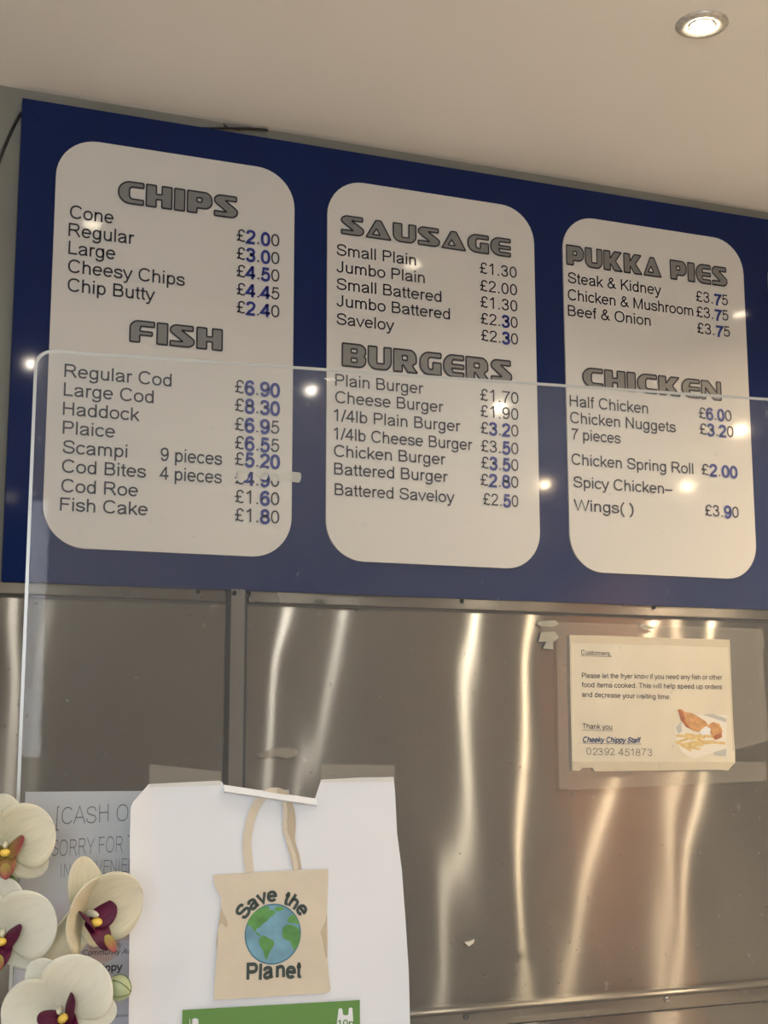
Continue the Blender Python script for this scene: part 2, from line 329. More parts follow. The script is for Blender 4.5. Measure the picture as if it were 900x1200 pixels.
G = {
 'A': (667, [[(25,0),(333,700),(642,0)], [(135,245),(530,245)]]),
 'B': (667, [[(120,45),(120,671),(370,671),E_(370,523,165,148,90,-90),(120,375)], [(370,375),E_(390,210,185,165,90,-90),(80,45)]]),
 'C': (722, [[E_(385,358,295,323,36,322)]]),
 'D': (722, [[(120,45),(120,671),(340,671),E_(340,358,285,313,90,-90),(80,45)]]),
 'E': (667, [[(125,0),(125,716)], [(125,671),(605,671)], [(125,380),(575,380)], [(125,45),(620,45)]]),
 'F': (611, [[(125,0),(125,716)], [(125,671),(570,671)], [(125,365),(520,365)]]),
 'G': (778, [[E_(395,358,300,323,40,312),(670,165),(670,335),(400,335)]]),
 'H': (722, [[(125,0),(125,716)], [(597,0),(597,716)], [(125,380),(597,380)]]),
 'I': (278, [[(139,0),(139,716)]]),
 'J': (500, [[(365,716),(365,200),E_(210,200,155,160,0,-180)]]),
 'K': (667, [[(120,0),(120,716)], [(600,716),(125,265)], [(290,425),(630,0)]]),
 'L': (556, [[(120,716),(120,45),(525,45)]]),
 'M': (833, [[(118,0),(118,716)], [(715,0),(715,716)], [(128,690),(416,20),(705,690)]]),
 'N': (722, [[(120,0),(120,716)], [(602,0),(602,716)], [(125,670),(597,46)]]),
 'O': (778, [[E_(389,358,305,323,0,360)]]),
 'P': (667, [[(120,0),(120,671),(390,671),E_(390,503,185,168,90,-90),(120,335)]]),
 'R': (722, [[(120,0),(120,671),(410,671),E_(410,512,185,159,90,-90),(120,353)], [(380,350),(470,290),(655,0)]]),
 'S': (667, [[_S]]), 'T': (611, [[(305,0),(305,671)], [(20,671),(590,671)]]),
 'U': (722, [[(122,716),(122,270),E_(361,270,239,230,180,360),(600,716)]]),
 'V': (667, [[(30,716),(333,25),(637,716)]]),
 'W': (944, [[(30,716),(245,25),(472,690),(700,25),(915,716)]]),
 'Y': (667, [[(25,716),(333,310),(640,716)], [(333,0),(333,320)]]),
 'a': (556, [[S_((82,350),(125,450),(265,480),(405,445),(440,345)),(440,110),(475,0)], [S_((440,300),(230,262),(90,165),(120,65),(225,35),(360,75),(440,190))]]),
 'b': (556, [[(110,0),(110,716)], [E_(290,259,182,220,0,360)]]),
 'c': (500, [[E_(275,259,205,220,36,324)]]),
 'd': (556, [[(446,0),(446,716)], [E_(266,259,182,220,0,360)]]),
 'e': (556, [[(82,268),(478,268),E_(278,259,203,220,2,322)]]),
 'f': (278, [[(135,0),S_((135,580),(150,655),(205,680),(275,670))], [(10,478),(255,478)]]),
 'g': (556, [[E_(266,259,182,220,0,360)], [(446,519),S_((446,20),(415,-110),(265,-170),(125,-140),(88,-55))]]),
 'h': (556, [[(110,0),(110,716)], [S_((110,320),(150,430),(280,478),(405,435),(446,330)),(446,0)]]),
 'i': (222, [[(111,0),(111,519)], [(111,616),(111,716)]]),
 'j': (222, [[S_((111,519),(111,-80),(85,-150),(10,-165))], [(111,616),(111,716)]]),
 'k': (500, [[(105,0),(105,716)], [(450,519),(110,180)], [(220,300),(475,0)]]),
 'l': (222, [[(108,0),(108,716)]]),
 'm': (833, [[(110,0),(110,519)], [S_((110,330),(145,435),(255,478),(365,435),(415,330)),(415,0)], [S_((415,330),(450,435),(560,478),(680,435),(722,330)),(722,0)]]),
 'n': (556, [[(110,0),(110,519)], [S_((110,320),(150,430),(280,478),(405,435),(446,330)),(446,0)]]),
 'o': (556, [[E_(278,259,205,220,0,360)]]),
 'p': (556, [[(110,-205),(110,519)], [E_(290,259,182,220,0,360)]]),
 'r': (333, [[(110,0),(110,519)], [S_((110,300),(140,420),(215,475),(330,460))]]),
 's': (500, [[_s]]), 't': (278, [[(138,660),S_((138,130),(160,55),(210,38),(268,42))], [(15,478),(255,478)]]),
 'u': (556, [[S_((110,519),(110,190),(150,85),(270,38),(400,85),(446,200))], [(446,0),(446,519)]]),
 'v': (500, [[(25,519),(250,30),(475,519)]]), 'w': (722, [[(20,519),(190,30),(361,500),(530,30),(702,519)]]),
 'x': (500, [[(25,519),(475,0)], [(475,519),(25,0)]]),
 'y': (500, [[(25,519),(252,30)], [S_((475,519),(260,10),(205,-125),(140,-170),(45,-160))]]),
 'z': (500, [[(40,476),(440,476),(50,42),(470,42)]]),
 '0': (556, [[E_(278,354,192,314,0,360)]]), '1': (556, [[(325,0),(325,716)], [S_((110,545),(240,610),(325,716))]]),
 '2': (556, [[S_((88,510),(135,635),(285,677),(425,625),(458,500),(380,350),(200,190),(95,48)),(505,45)]]),
 '3': (556, [[S_((88,535),(145,645),(270,677),(405,625),(432,530),(385,420),(225,385))], [S_((225,385),(395,340),(462,205),(400,82),(270,38),(130,78),(80,195))]]),
 '4': (556, [[(375,0),(375,716)], [(365,680),(55,212),(525,212)]]),
 '5': (556, [[(465,668),(168,668),(118,350),S_((118,350),(210,430),(300,448),(430,385),(467,240),(400,85),(270,38),(130,80),(80,190))]]),
 '6': (556, [[_six]]), '9': (556, [[_nine]]), '7': (556, [[(45,668),(500,668),S_((500,668),(350,450),(250,240),(205,0))]]),
 '8': (556, [[E_(278,528,158,148,0,360)], [E_(278,212,192,172,0,360)]]),
 '£': (556, [[S_((480,540),(430,645),(310,680),(190,620),(160,505),(195,380),(200,270),(160,130),(70,60))], [(35,350),(390,350)], [S_((70,60),(200,95),(370,38),(505,80))]]),
 '&': (667, [[S_((635,10),(430,225),(240,445),(190,550),(285,672),(400,645),(425,550),(320,435),(150,320),(85,190),(150,72),(280,38),(450,115),(545,330))]]),
 '(': (333, [[S_((290,716),(150,500),(110,255),(150,10),(290,-205))]]), ')': (333, [[S_((43,716),(183,500),(223,255),(183,10),(43,-205))]]),
 '/': (278, [[(20,-10),(258,726)]]), '.': (278, [[(139,0),(139,95)]]), ',': (278, [[(150,95),(150,0),(110,-110)]]),
 '-': (333, [[(35,260),(298,260)]]), '–': (556, [[(0,260),(540,260)]]), '[': (278, [[(230,716),(110,716),(110,-205),(230,-205)]]),
 ' ': (278, []),
}
def stroke(P, w, closed=False):
    n = len(P); vs = []; fs = []
    def nrm(a, b):
        d = hypot(b[0]-a[0], b[1]-a[1]) or 1; return (-(b[1]-a[1])/d, (b[0]-a[0])/d)
    for i in range(n):
        if closed: a = nrm(P[i-1], P[i]); b = nrm(P[i], P[(i+1) % n])
        else:
            a = nrm(P[i-1], P[i]) if i else nrm(P[0], P[1]); b = nrm(P[i], P[i+1]) if i < n-1 else a
        mx, my = a[0]+b[0], a[1]+b[1]; L = mx*mx+my*my
        k = min(2/max(L, .05), 2.2) if L > 1e-6 else 0
        # miter: offset = m * (w/2) * 2/|m|^2
        ox, oy = (mx*k*w/2, my*k*w/2) if k else (a[0]*w/2, a[1]*w/2)
        vs += [(P[i][0]+ox, P[i][1]+oy), (P[i][0]-ox, P[i][1]-oy)]
    for i in range(n if closed else n-1):
        j = (i+1) % n; fs.append((2*i, 2*i+1, 2*j+1, 2*j))
    return vs, fs
def glyphs(text, weight=90, jitter=0, shear=0, space=0):
    """-> list of (char, x offset, width, verts, faces) in em/1000"""
    x = 0; out = []; rnd = random.Random(text)
    for ch in text:
        w, st = G[ch]; V = []; F = []
        jx = rnd.uniform(-1, 1)*jitter; jy = rnd.uniform(-1, 1)*jitter; rot = rnd.uniform(-1, 1)*jitter/500
        for s in st:
            P = path(s); cl = len(P) > 4 and hypot(P[0][0]-P[-1][0], P[0][1]-P[-1][1]) < 2
            if ch == '.': vs, fs = stroke([(139, 0), (139, max(95, weight*.95))], max(95, weight))
            else: vs, fs = stroke(P[:-1] if cl else P, weight, cl)
            b = len(V); V += vs; F += [tuple(i+b for i in f) for f in fs]
        V = [(a*cos(rot)-c*sin(rot)+jx+shear*c, a*sin(rot)+c*cos(rot)+jy) for a, c in V]
        out.append((ch, x, w, V, F)); x += w+space
    return out, x-space

# ------------------------------------------------------------------ flat drawing frames
class Frame:
    """a plane in the room; maps flat (s,t) metres to 3-D, and picture measurements to (s,t)"""
    def __init__(s, O, X, Y, N): s.O = Vector(O); s.X = Vector(X).normalized(); s.Y = Vector(Y).normalized(); s.N = Vector(N).normalized()
    def p(s, a, b, h=0): return s.O+s.X*a+s.Y*b+s.N*h
    def m(s, px, py):
        q = on_plane(px, py, s.N, s.N.dot(s.O))-s.O; return (q.dot(s.X), q.dot(s.Y))
def flat(name, fr, loops, h, mt, parent, thick=0):
    """polygon (first loop) with holes, lying h above the frame, optional thickness"""
    L3 = [[Vector((a, b, 0)) for a, b in l] for l in loops]
    tri = tessellate_polygon(L3); pts = [q for l in loops for q in l]
    V = [fr.p(a, b, h) for a, b in pts]; F = [tuple(t) for t in tri]
    if thick:
        n = len(pts); V += [fr.p(a, b, h-thick) for a, b in pts]; F += [(c+n, b+n, a+n) for a, b, c in tri]
        k = 0
        for l in loops:
            for i in range(len(l)):
                j = (i+1) % len(l); F.append((k+i, k+j, k+j+n, k+i+n))
            k += len(l)
    return obj(name, V, F, mt, parent)
def rounded(loop, r, seg=4):
    out = []; n = len(loop)
    for i in range(n):
        p0 = Vector(loop[i-1][:2]); q = Vector(loop[i][:2]); p1 = Vector(loop[(i+1) % n][:2])
        rr = loop[i][2] if len(loop[i]) > 2 else r
        a = (p0-q); b = (p1-q); la, lb = a.length, b.length; d = min(rr, la*.48, lb*.48)
        a = q+a/la*d; b = q+b/lb*d
        for k in range(seg+1):
            t = k/seg; c = a*(1-t)**2+q*2*t*(1-t)+b*t*t; out.append((c.x, c.y))
    return out
def rrect(x0, y0, x1, y1, r, seg=10):
    out = []
    for cx, cy, a0 in ((x1-r, y1-r, 0), (x0+r, y1-r, 90), (x0+r, y0+r, 180), (x1-r, y0+r, 270)):
        for k in range(seg+1):
            a = radians(a0+90*k/seg); out.append((cx+r*cos(a), cy+r*sin(a)))
    return out
def write(name, fr, text, p0, p1, cap, mt, parent, h=.0006, weight=90, jitter=0, shear=0, skip=None, level=True, space=0, measured=True):
    """text from baseline point p0 to p1 (picture measurements or metres), capitals `cap` high"""
    (a0, b0), (a1, b1) = (fr.m(*p0), fr.m(*p1)) if measured else (p0, p1)
    ch = (fr.m(p0[0], p0[1]-cap)[1]-b0) if measured else cap
    gl, W_ = glyphs(text, weight, jitter, shear, space)
    lb = min(v[0] for v in gl[0][3]) if gl[0][3] else 0
    last = [g for g in gl if g[3]][-1]; rb = last[1]+max(v[0] for v in last[3])
    sx = (a1-a0)/(rb-lb); sy = ch/716; sl = 0 if level else (b1-b0)/(a1-a0)
    if level: b0 = (b0+b1)/2
    mb = MB(); res = None
    def flush():
        nonlocal mb, res
        if mb.v: res = mb.build(name, mt, parent)
        mb = MB()
    for i, (c, x, w, V, F) in enumerate(gl):
        if skip == 'all': continue
        if c == ' ' and len(text) < 20: flush()
        mb.add([fr.p(a0+(x+v[0]-lb)*sx, b0+v[1]*sy+sl*(x+v[0]-lb)*sx, h) for v in V], F)
    flush()
    return res, (a0, b0, sx, sy, lb, gl)

# ------------------------------------------------------------------ the room
def slab(name, a, b, mt, parent=None):
    mb = MB(); mb.box(a, b); return mb.build(name, mt, parent)
T = .12
floor = tag(slab('floor', (XL-T, YF-T, -T), (XR+T, T, 0), M['floor']), kind='structure')
# ceiling, with a round hole for each lamp left as recessed cans (built by the lamps themselves)
ceiling = tag(slab('ceiling', (XL-T, YF-T, ZC+.0), (XR+T, T, ZC+T), M['ceiling']), kind='structure')
wall_back = tag(slab('wall_back', (XL-T, 0.0, 0), (XR+T, T, ZC), M['wallpaint']), kind='structure')
tag(slab('wall_left', (XL-T, YF, 0), (XL, 0, ZC), M['sidewall']), kind='structure')
wr = tag(slab('wall_right', (XR, YF, 0), (XR+T, 0, ZC), M['darkwall']), kind='structure')
mb = MB(); x0, x1, z0, z1 = WIN
mb.box((XL-T, YF-T, 0), (x0, YF, ZC)); mb.box((x1, YF-T, 0), (XR+T, YF, ZC))
mb.box((x0, YF-T, 0), (x1, YF, z0)); mb.box((x0, YF-T, z1), (x1, YF, ZC))
tag(mb.build('wall_front', M['darkwall']), kind='structure')
w1 = MB()
for a, b in (((x0, YF-.09, z0), (x0+.05, YF-.03, z1)), ((x1-.05, YF-.09, z0), (x1, YF-.03, z1)),
             ((x0, YF-.09, z0), (x1, YF-.03, z0+.05)), ((x0, YF-.09, z1-.05), (x1, YF-.03, z1))): w1.box(a, b)
win = tag(w1.build('window_1', M['sidewall']), kind='structure')
slab('pane', (x0+.04, YF-.065, z0+.04), (x1-.04, YF-.06, z1-.04), film_mat('window_glass', haze=.0), win)
dr = tag(slab('added_door_1', (XR-.05, -5.48, .0), (XR-.002, -4.0, 2.4), M['wood']), kind='structure')  # unseen wooden slab, added so the steel mirrors a copper tone
slab('added_door_panel', (XR-.065, -5.15, .2), (XR-.05, -4.75, 2.1), M['wood'], dr)
slab('added_door_panel', (XR-.065, -4.55, .2), (XR-.05, -4.15, 2.1), M['wood'], dr)

# ------------------------------------------------------------------ steel cladding behind the fryers
def steel_sheet(x0, x1, z0, z1, parent, amp=1.0):
    nx = int((x1-x0)/.012); nz = int((z1-z0)/.03); V = []; F = []
    for j in range(nz+1):
        for i in range(nx+1):
            x = x0+(x1-x0)*i/nx; z = z0+(z1-z0)*j/nz
            e = min(1, min(x-x0, x1-x)/.12)*min(1, min(z-z0, z1-z)/.12)
            d = noise.noise(Vector((x*3.0+3.1+z*.5, z*1.1, 2.2)))*.0017+noise.noise(Vector((x*8.5+z*1.2, z*2.6, 7.7)))*.0010
            V.append((x, -.0100-d*amp*max(e, 0), z))
    for j in range(nz):
        for i in range(nx):
            a = j*(nx+1)+i; F.append((a, a+1, a+nx+2, a+nx+1))
    return obj('steel_sheet', V, F, M['steel'], parent, True, uv=lambda v: (v.x, v.z))
ZT = 1.7501        # underside of the menu board
steel_sheet(-.9, .330, .995, 1.728, wall_back)
steel_sheet(.372, 2.9, .995, 1.728, wall_back)
uvx = lambda v: (v.x, v.z)
# folded top edge
for a, b in ((-.9, .3305), (.372, 2.9)):
    mb = MB(); mb.box((a, -.016, 1.7285), (b, 0, 1.752))
    o = mb.build('steel_top_edge', M['steeltrim'], wall_back, uv=uvx); bevel(o, .003)
    mb = MB(); mb.box((a, -.0125, 1.7245), (b, -.001, 1.7285)); mb.build('shadow_gap', M['seam'], wall_back)
mb = MB(); mb.box((.3275, -.008, .995), (.3745, -.0005, 1.745)); mb.build('shadow_gap', M['seam'], wall_back)
# upright cover strip with chamfered edges
zs = [.995, 1.752]
prof = [(.3325, -.002), (.3335, -.012), (.3385, -.020), (.3640, -.020), (.3668, -.012), (.3675, -.002)]
V = []; F = []
for z in zs: V += [(x, y, z) for x, y in prof]
for i in range(len(prof)-1): F.append((i, i+1, i+7, i+6))
F += [tuple(range(6))[::-1], tuple(range(6, 12))]
obj('cover_strip', V, F, M['steelbar'], wall_back, uv=uvx)
def screw(name, c, r, axis, mt, parent):
    mb = MB(); mb.lathe(c, [(r, 0), (r*.98, r*.25), (r*.7, r*.5), (r*.35, r*.6), (.0001, r*.62)], 16, axis)
    return mb.build(name, mt, parent, True)
for px, py, yy in ((232, 693, -.016), (274.5, 695, -.020), (291.5, 696, -.016), (541, 704.5, -.016), (766, 712, -.016)):
    q = on_plane(px, py, Vector((0, 1, 0)), yy)
    mb = MB(); mb.lathe(q+Vector((0, .0005, 0)), [(.0052, 0), (.0052, .0012)], 16, (0, -1, 0)); mb.build('dark_ring', M['seam'], wall_back)  # dark ring round each rivet so that it shows
    screw('rivet', q-Vector((0, .0005, 0)), .0042, (0, -1, 0), M['steelbar'], wall_back)
# lower ledge
t1 = MB()
pr = [(-.004, .998), (-.020, .998), (-.0245, .9955), (-.026, .992), (-.0245, .989), (-.021, .987), (-.018, .985), (-.018, .9605), (-.004, .9605)]
V = []; F = []; n = len(pr)
for x in (-.9, 2.9): V += [(x, y, z) for y, z in pr]
for i in range(n-1): F.append((i, i+n, i+1+n, i+1))
F += [tuple(range(n)), tuple(range(n, 2*n))[::-1]]
ledge = tag(obj('trim_1', V, F, M['steeltrim'], None, uv=uvx), kind='structure')
slab('shadow_gap', (-.9, -.012, .9565), (2.9, -.001, .9605), M['seam'], ledge)
for px, py, mt in ((546, 1191, M['seam']), (781.5, 1170.5, M['chrome']), (310, 1212, M['chrome'])):
    screw('screw', on_plane(px, py, Vector((0, 1, 0)), -.018), .006, (0, -1, 0), mt, ledge)
steel_sheet(-.9, 2.9, .60, .9565, wall_back, .6)

# ------------------------------------------------------------------ menu board
BY = -.024
board = empty('menu_board', (1.0, 0, ZT))
tag(board, 'wide blue wall menu board with four rounded white price panels, mounted under the ceiling', 'menu board')
BT = 1.8124+.75+.0638
mb = MB(); mb.box((-.0637, BY+.004, ZT), (4*.4497+3*.0673+.064, -.001, BT))
bb = mb.build('backboard', M['blue'], board); bevel(bb, .0015)
for px, py in ((46, 141), (505, 214)):
    screw('screw', on_plane(px, py, Vector((0, 1, 0)), BY+.004), .0045, (0, -1, 0), M['blue'], bb)
FB = Frame((0, 0, 1.8124), (1, 0, 0), (0, 0, 1), (0, -1, 0))
FB.O.y = 0
PANEL = []
names = ['panel headed CHIPS and FISH', 'panel headed SAUSAGE and BURGERS', 'panel headed PUKKA PIES and CHICKEN', 'blank-looking panel at the right end']
for k in range(4):
    a = k*(.4497+.0673)
    # slight picture-true plane: panel faces stand 4 mm proud of the blue board
    o = flat('price_panel', FB, [rrect(a, 0, a+.4497, .75, .075)], .024, M['panel'], board, thick=.004)
    o['label'] = 'white rounded '+names[k]; bevel(o, .0008, 2); PANEL.append(o)
FT = Frame((0, -.0246, 1.8124), (1, 0, 0), (0, 0, 1), (0, -1, 0))

HG = {
 'C': (1.2, [[(1.2,1),(.34,1,.3),(0,.72,.3),(0,.28,.3),(.34,0,.3),(1.2,0),(1.2,.22),(.62,.22),(.52,.32),(.52,.68),(.62,.78),(1.2,.78)]]),
 'H': (1.24, [[(0,0),(.48,0),(.48,.36),(.76,.36),(.76,0),(1.24,0),(1.24,1),(.76,1),(.76,.6),(.48,.6),(.48,1),(0,1)]]),
 'I': (.5, [[(0,0),(.5,0),(.5,1),(0,1)]]),
 'P': (1.22, [[(0,0),(.48,0),(.48,.24),(.98,.24,.2),(1.22,.42,.2),(1.22,.8,.2),(1,1,.2),(0,1)], [(.48,.52),(.48,.72),(.72,.72),(.72,.52)]]),
 'S': (1.16, [[(1.1,1),(.2,1,.15),(0,.85,.15),(0,.66,.12),(.62,.23),(0,.23),(0,0),(.95,0,.15),(1.16,.15,.15),(1.16,.36,.12),(.54,.77),(1.1,.77)]]),
 'F': (1.15, [[(0,0),(.46,0),(.46,.34),(1.05,.34),(1.05,.52),(.46,.52),(.5,.76),(1.15,.76),(1.15,1),(.25,1,.2),(0,.8,.2)]]),
 'A': (1.32, [[(0,0),(.52,.98),(.8,.98),(1.32,0)], [(.34,.19),(.74,.19),(.56,.52)]]),
 'U': (1.22, [[(0,1),(0,.22,.2),(.25,0,.2),(.98,0,.2),(1.22,.22,.2),(1.22,1),(.84,1),(.84,.26),(.46,.26),(.46,1)]]),
 'G': (1.16, [[(1.16,1),(.3,1,.25),(0,.72,.25),(0,.28,.25),(.28,0,.25),(1.16,0),(1.16,.56),(.7,.56),(.7,.24),(.52,.24),(.45,.34),(.45,.68),(.55,.78),(1.16,.78)]]),
 'E': (1.12, [[(1.12,1),(.3,1,.25),(0,.72,.25),(0,.28,.25),(.3,0,.25),(1.12,0),(1.12,.21),(.52,.21),(.45,.39),(1.12,.39),(1.12,.58),(.45,.58),(.52,.79),(1.12,.79)]]),
 'B': (1.22, [[(0,0),(1,0,.15),(1.22,.16,.15),(1.22,.42),(1.12,.5),(1.22,.6),(1.22,.84,.15),(1,1,.15),(0,1)], [(.46,.2),(.46,.38),(.76,.38),(.76,.2)], [(.46,.61),(.46,.79),(.76,.79),(.76,.61)]]),
 'R': (1.28, [[(0,0),(.46,0),(.46,.3),(.52,.3),(.76,0),(1.28,0),(1.0,.3),(1.22,.45),(1.22,.8,.2),(1,1,.2),(0,1)], [(.46,.53),(.46,.74),(.74,.74),(.74,.53)]]),
 'K': (1.34, [[(0,0),(.46,0),(.46,.36),(.78,0),(1.34,0),(.86,.52),(1.3,1),(.78,1),(.46,.62),(.46,1),(0,1)]]),
 'N': (1.26, [[(0,0),(.26,0),(.26,.62),(.8,0),(1.26,0),(1.26,1),(1.0,1),(1.0,.38),(.45,1),(0,1)]]),
 ' ': (.45, []),
}
def heading(text, p0, p1, hpx, panel):
    (a0, b0), (a1, b1) = FT.m(*p0), FT.m(*p1); hh = FT.m(p0[0], p0[1]-hpx)[1]-b0; b0 = (b0+b1)/2
    gap = .13; tot = sum(HG[c][0] for c in text)+gap*(len(text)-1); sx = (a1-a0)/tot
    fill = MB(); line = MB(); x = 0
    for c in text+' ':
        w, loops = HG[c]
        if c == ' ':
            f = fill.build('heading', M['inkgrey'], panel); line.build('heading_outline', M['ink'], panel); fill = MB(); line = MB()
        if loops:
            R = [rounded(l, .05) for l in loops]; pts = [q for l in R for q in l]
            tri = tessellate_polygon([[Vector((a, b, 0)) for a, b in l] for l in R])
            fill.add([FT.p(a0+(x+a)*sx, b0+b*hh, .0006) for a, b in pts], [tuple(t) for t in tri])
            for l in R:
                vs, fs = stroke(l, .078, True)
                line.add([FT.p(a0+(x+a)*sx, b0+b*hh, .0009) for a, b in vs], fs)
        x += w+gap
def line_(text, p0, p1, cap, panel): return write('menu_text', FT, text, p0, p1, cap, M['ink'], panel, weight=94)
def price(text, bold, p0, p1, cap, panel, drop=0):
    o, (a0, b0, sx, sy, lb, gl) = write('price_text', FT, text, p0, p1, cap, M['ink'], panel, weight=86, skip='all')
    for i, (c, x, w, V, F) in enumerate(gl):
        if i in bold: continue
        obj({'£': 'pound_sign', '.': 'decimal_point'}.get(c, 'price_digit'), [FT.p(a0+(x+v[0]-lb)*sx, b0+v[1]*sy, .0006) for v in V], F, M['ink'], panel)
    for i in bold:
        c, x, w, V, F = gl[i]; G2, _ = glyphs(c, 150); V, F = G2[0][3], G2[0][4]
        obj('digit_sticker', [FT.p(a0+(x+w/2+(v[0]-w/2)*1.03-lb)*sx, b0+(358+(v[1]-358)*1.06-20-drop)*sy, .0009) for v in V], F, M['inkblue'], panel)
P1, P2, P3 = PANEL[:3]
heading('CHIPS', (138.5,238), (278,255), 25.5, P1); heading('FISH', (152,400), (260,411), 25, P1)
for t, a, b in (('Cone',(81.7,256),(133,262)), ('Regular',(80,276.5),(157,286.5)), ('Large',(80,297.5),(135,304.5)), ('Cheesy Chips',(79.5,319.5),(216.5,335)), ('Chip Butty',(79,341),(181.5,353))):
    line_(t, a, b, 15.6, P1)
for t, y, bo in (('£2.00',283,(1,3)), ('£3.00',304,(1,3)), ('£4.50',324.5,(1,3)), ('£4.45',345.6,(1,3)), ('£2.40',366.6,(1,3))):
    price(t, bo, (277,y), (327.3,y+6), 14.6, P1)
for t, a, b in (('Regular Cod',(75.2,442),(201,453)), ('Large Cod',(74.4,464),(180,472.5)), ('Haddock',(73.4,486.3),(163.4,493.5)), ('Plaice',(73.2,508.5),(134.6,513)), ('Scampi',(73.2,531),(149,536.5)), ('9 pieces',(188,540),(260.2,545)),
                ('Cod Bites',(72.4,553.5),(171,560)), ('4 pieces',(186.2,562),(259.8,566.5)), ('Cod Roe',(71.5,576.5),(161.6,582)), ('Fish Cake',(70,598),(173,604.5))):
    line_(t, a, b, 15.6, P1)
for t, y, bo in (('£6.90',460.8,(1,3,4)), ('£8.30',482.3,(1,3,4)), ('£6.95',504.6,(1,3)), ('£6.55',526,(1,3)), ('£5.20',545,(1,3,4)), ('£4.90',567,(1,3)), ('£1.60',588.8,(3,)), ('£1.80',610.3,(3,))):
    price(t, bo, (275,y), (327.2,y+4), 15.6, P1)
heading('SAUSAGE', (400,274), (598,301), 21.5, P2); heading('BURGERS', (401,431), (599.5,446.5), 26.5, P2)
for t, a, b in (('Small Plain',(394.3,299.5),(487.5,311)), ('Jumbo Plain',(394.3,319.5),(497.7,331.5)), ('Small Battered',(394.3,340),(517.3,353.5)), ('Jumbo Battered',(394.3,359.5),(527.3,374)), ('Saveloy',(394.3,380),(462,388))):
    line_(t, a, b, 13.6, P2)
for i, (t, y, bo) in enumerate((('£1.30',321,()), ('£2.00',341.5,()), ('£1.30',360.5,()), ('£2.30',380,(3,)), ('£2.30',399.5,(3,)))):
    price(t, bo, (562+i*.4,y), (605.5+i*.4,y+4.5), 13.3, P2)
for t, a, b in (('Plain Burger',(392.7,452.8),(496,461)), ('Cheese Burger',(392.7,472.5),(519.5,483)), ('1/4lb Plain Burger',(390.7,494),(539.5,505.3)), ('1/4lb Cheese Burger',(390.7,515.7),(553.5,527)), ('Chicken Burger',(391.3,535.3),(522,544.5)), ('Battered Burger',(391.3,556.8),(524.7,564.5)), ('Battered Saveloy',(392,580.7),(532.7,588.8))):
    line_(t, a, b, 14, P2)
for t, x, y, bo in (('£1.70',562.7,470,()), ('£1.90',562.9,489,()), ('£3.20',563.2,508.5,(1,3)), ('£3.50',563.5,529.5,(3,)), ('£3.50',563.8,549,(1,3)), ('£2.80',563,569,(1,3)), ('£2.50',566,591.5,(3,))):
    price(t, bo, (x,y), (607.5,y+3), 14, P2)
heading('PUKKA PIES', (664,310.5), (852,335), 22.5, P3); heading('CHICKEN', (683,454), (845,468), 22, P3)
for t, a, b in (('Steak & Kidney',(665.4,332.8),(775,344.8)), ('Chicken & Mushroom',(665.4,352),(812.3,369.6)), ('Beef & Onion',(665.4,370),(762.5,382))):
    line_(t, a, b, 12.8, P3)
for t, a, b in (('£3.75',(815.4,353.5),(853,358)), ('£3.75',(816,371.5),(853.6,376)), ('£3.75',(817,390.5),(855.4,395))):
    price(t, (3,), a, b, 12.5, P3, drop=60)
for t, a, b in (('Half Chicken',(667.6,477),(759.5,484)), ('Chicken Nuggets',(668.2,496.8),(792,505.6)), ('7 pieces',(669.8,516),(727.3,519)), ('Chicken Spring Roll',(669.8,545.3),(812.5,554.7)), ('Spicy Chicken–',(672,571.8),(788,578.6)), ('Wings( )',(672.3,598.8),(742.5,602))):
    line_(t, a, b, 13.2, P3)
for t, a, b, bo in (('£6.00',(819,490.4),(857.3,493.8),(1,3)), ('£3.20',(820,509.2),(859.8,512.5),(1,3)), ('£2.00',(822.2,556.3),(863.8,560),(1,3,4)), ('£3.90',(826.3,604.3),(865.8,607),(3,))):
    price(t, bo, a, b, 13.2, P3)

# ------------------------------------------------------------------ cables
def cable(name, pts, r, label):
    mb = MB(); P = _cr3([Vector(q) for q in pts]); mb.tube(P, r, 8)
    return tag(mb.build(name, M['cable'], None, True), label, 'cable')
def _cr3(P, k=8):
    out = []
    for i in range(len(P)-1):
        a = P[max(i-1, 0)]; b = P[i]; c = P[i+1]; d = P[min(i+2, len(P)-1)]
        for j in range(k):
            t = j/k; out.append(.5*((2*b)+(-a+c)*t+(2*a-5*b+4*c-d)*t*t+(-a+3*b-3*c+d)*t**3))
    out.append(P[-1]); return out
YW = Vector((0, 1, 0))
wp = lambda px, py, y=-.004: on_plane(px, py, YW, y)
cable('power_cable', [wp(30,127.5,-.010), wp(24,133), wp(15,150), wp(7,168), wp(0,186), wp(-8,210), wp(-14,250), wp(-17,330)], .0026,
      'thin black cable hanging on the grey wall left of the blue menu board')
cable('lighting_cable', [wp(150,146.5,-.012), wp(190,148,-.006), wp(230,150,-.008), wp(270,150,-.012), wp(300,151,-.010), wp(314,152.5,-.012)], .0022,
      'thin black cable lying in the gap between menu board top and ceiling')
mb = MB(); mb.tube([wp(262,145.5,-.006), wp(268,150,-.010), wp(281,152,-.012)], .0014, 6)
tag(mb.build('cable_tie', M['cable'], None, True), 'short dark tie around the cable above the menu board', 'cable tie')

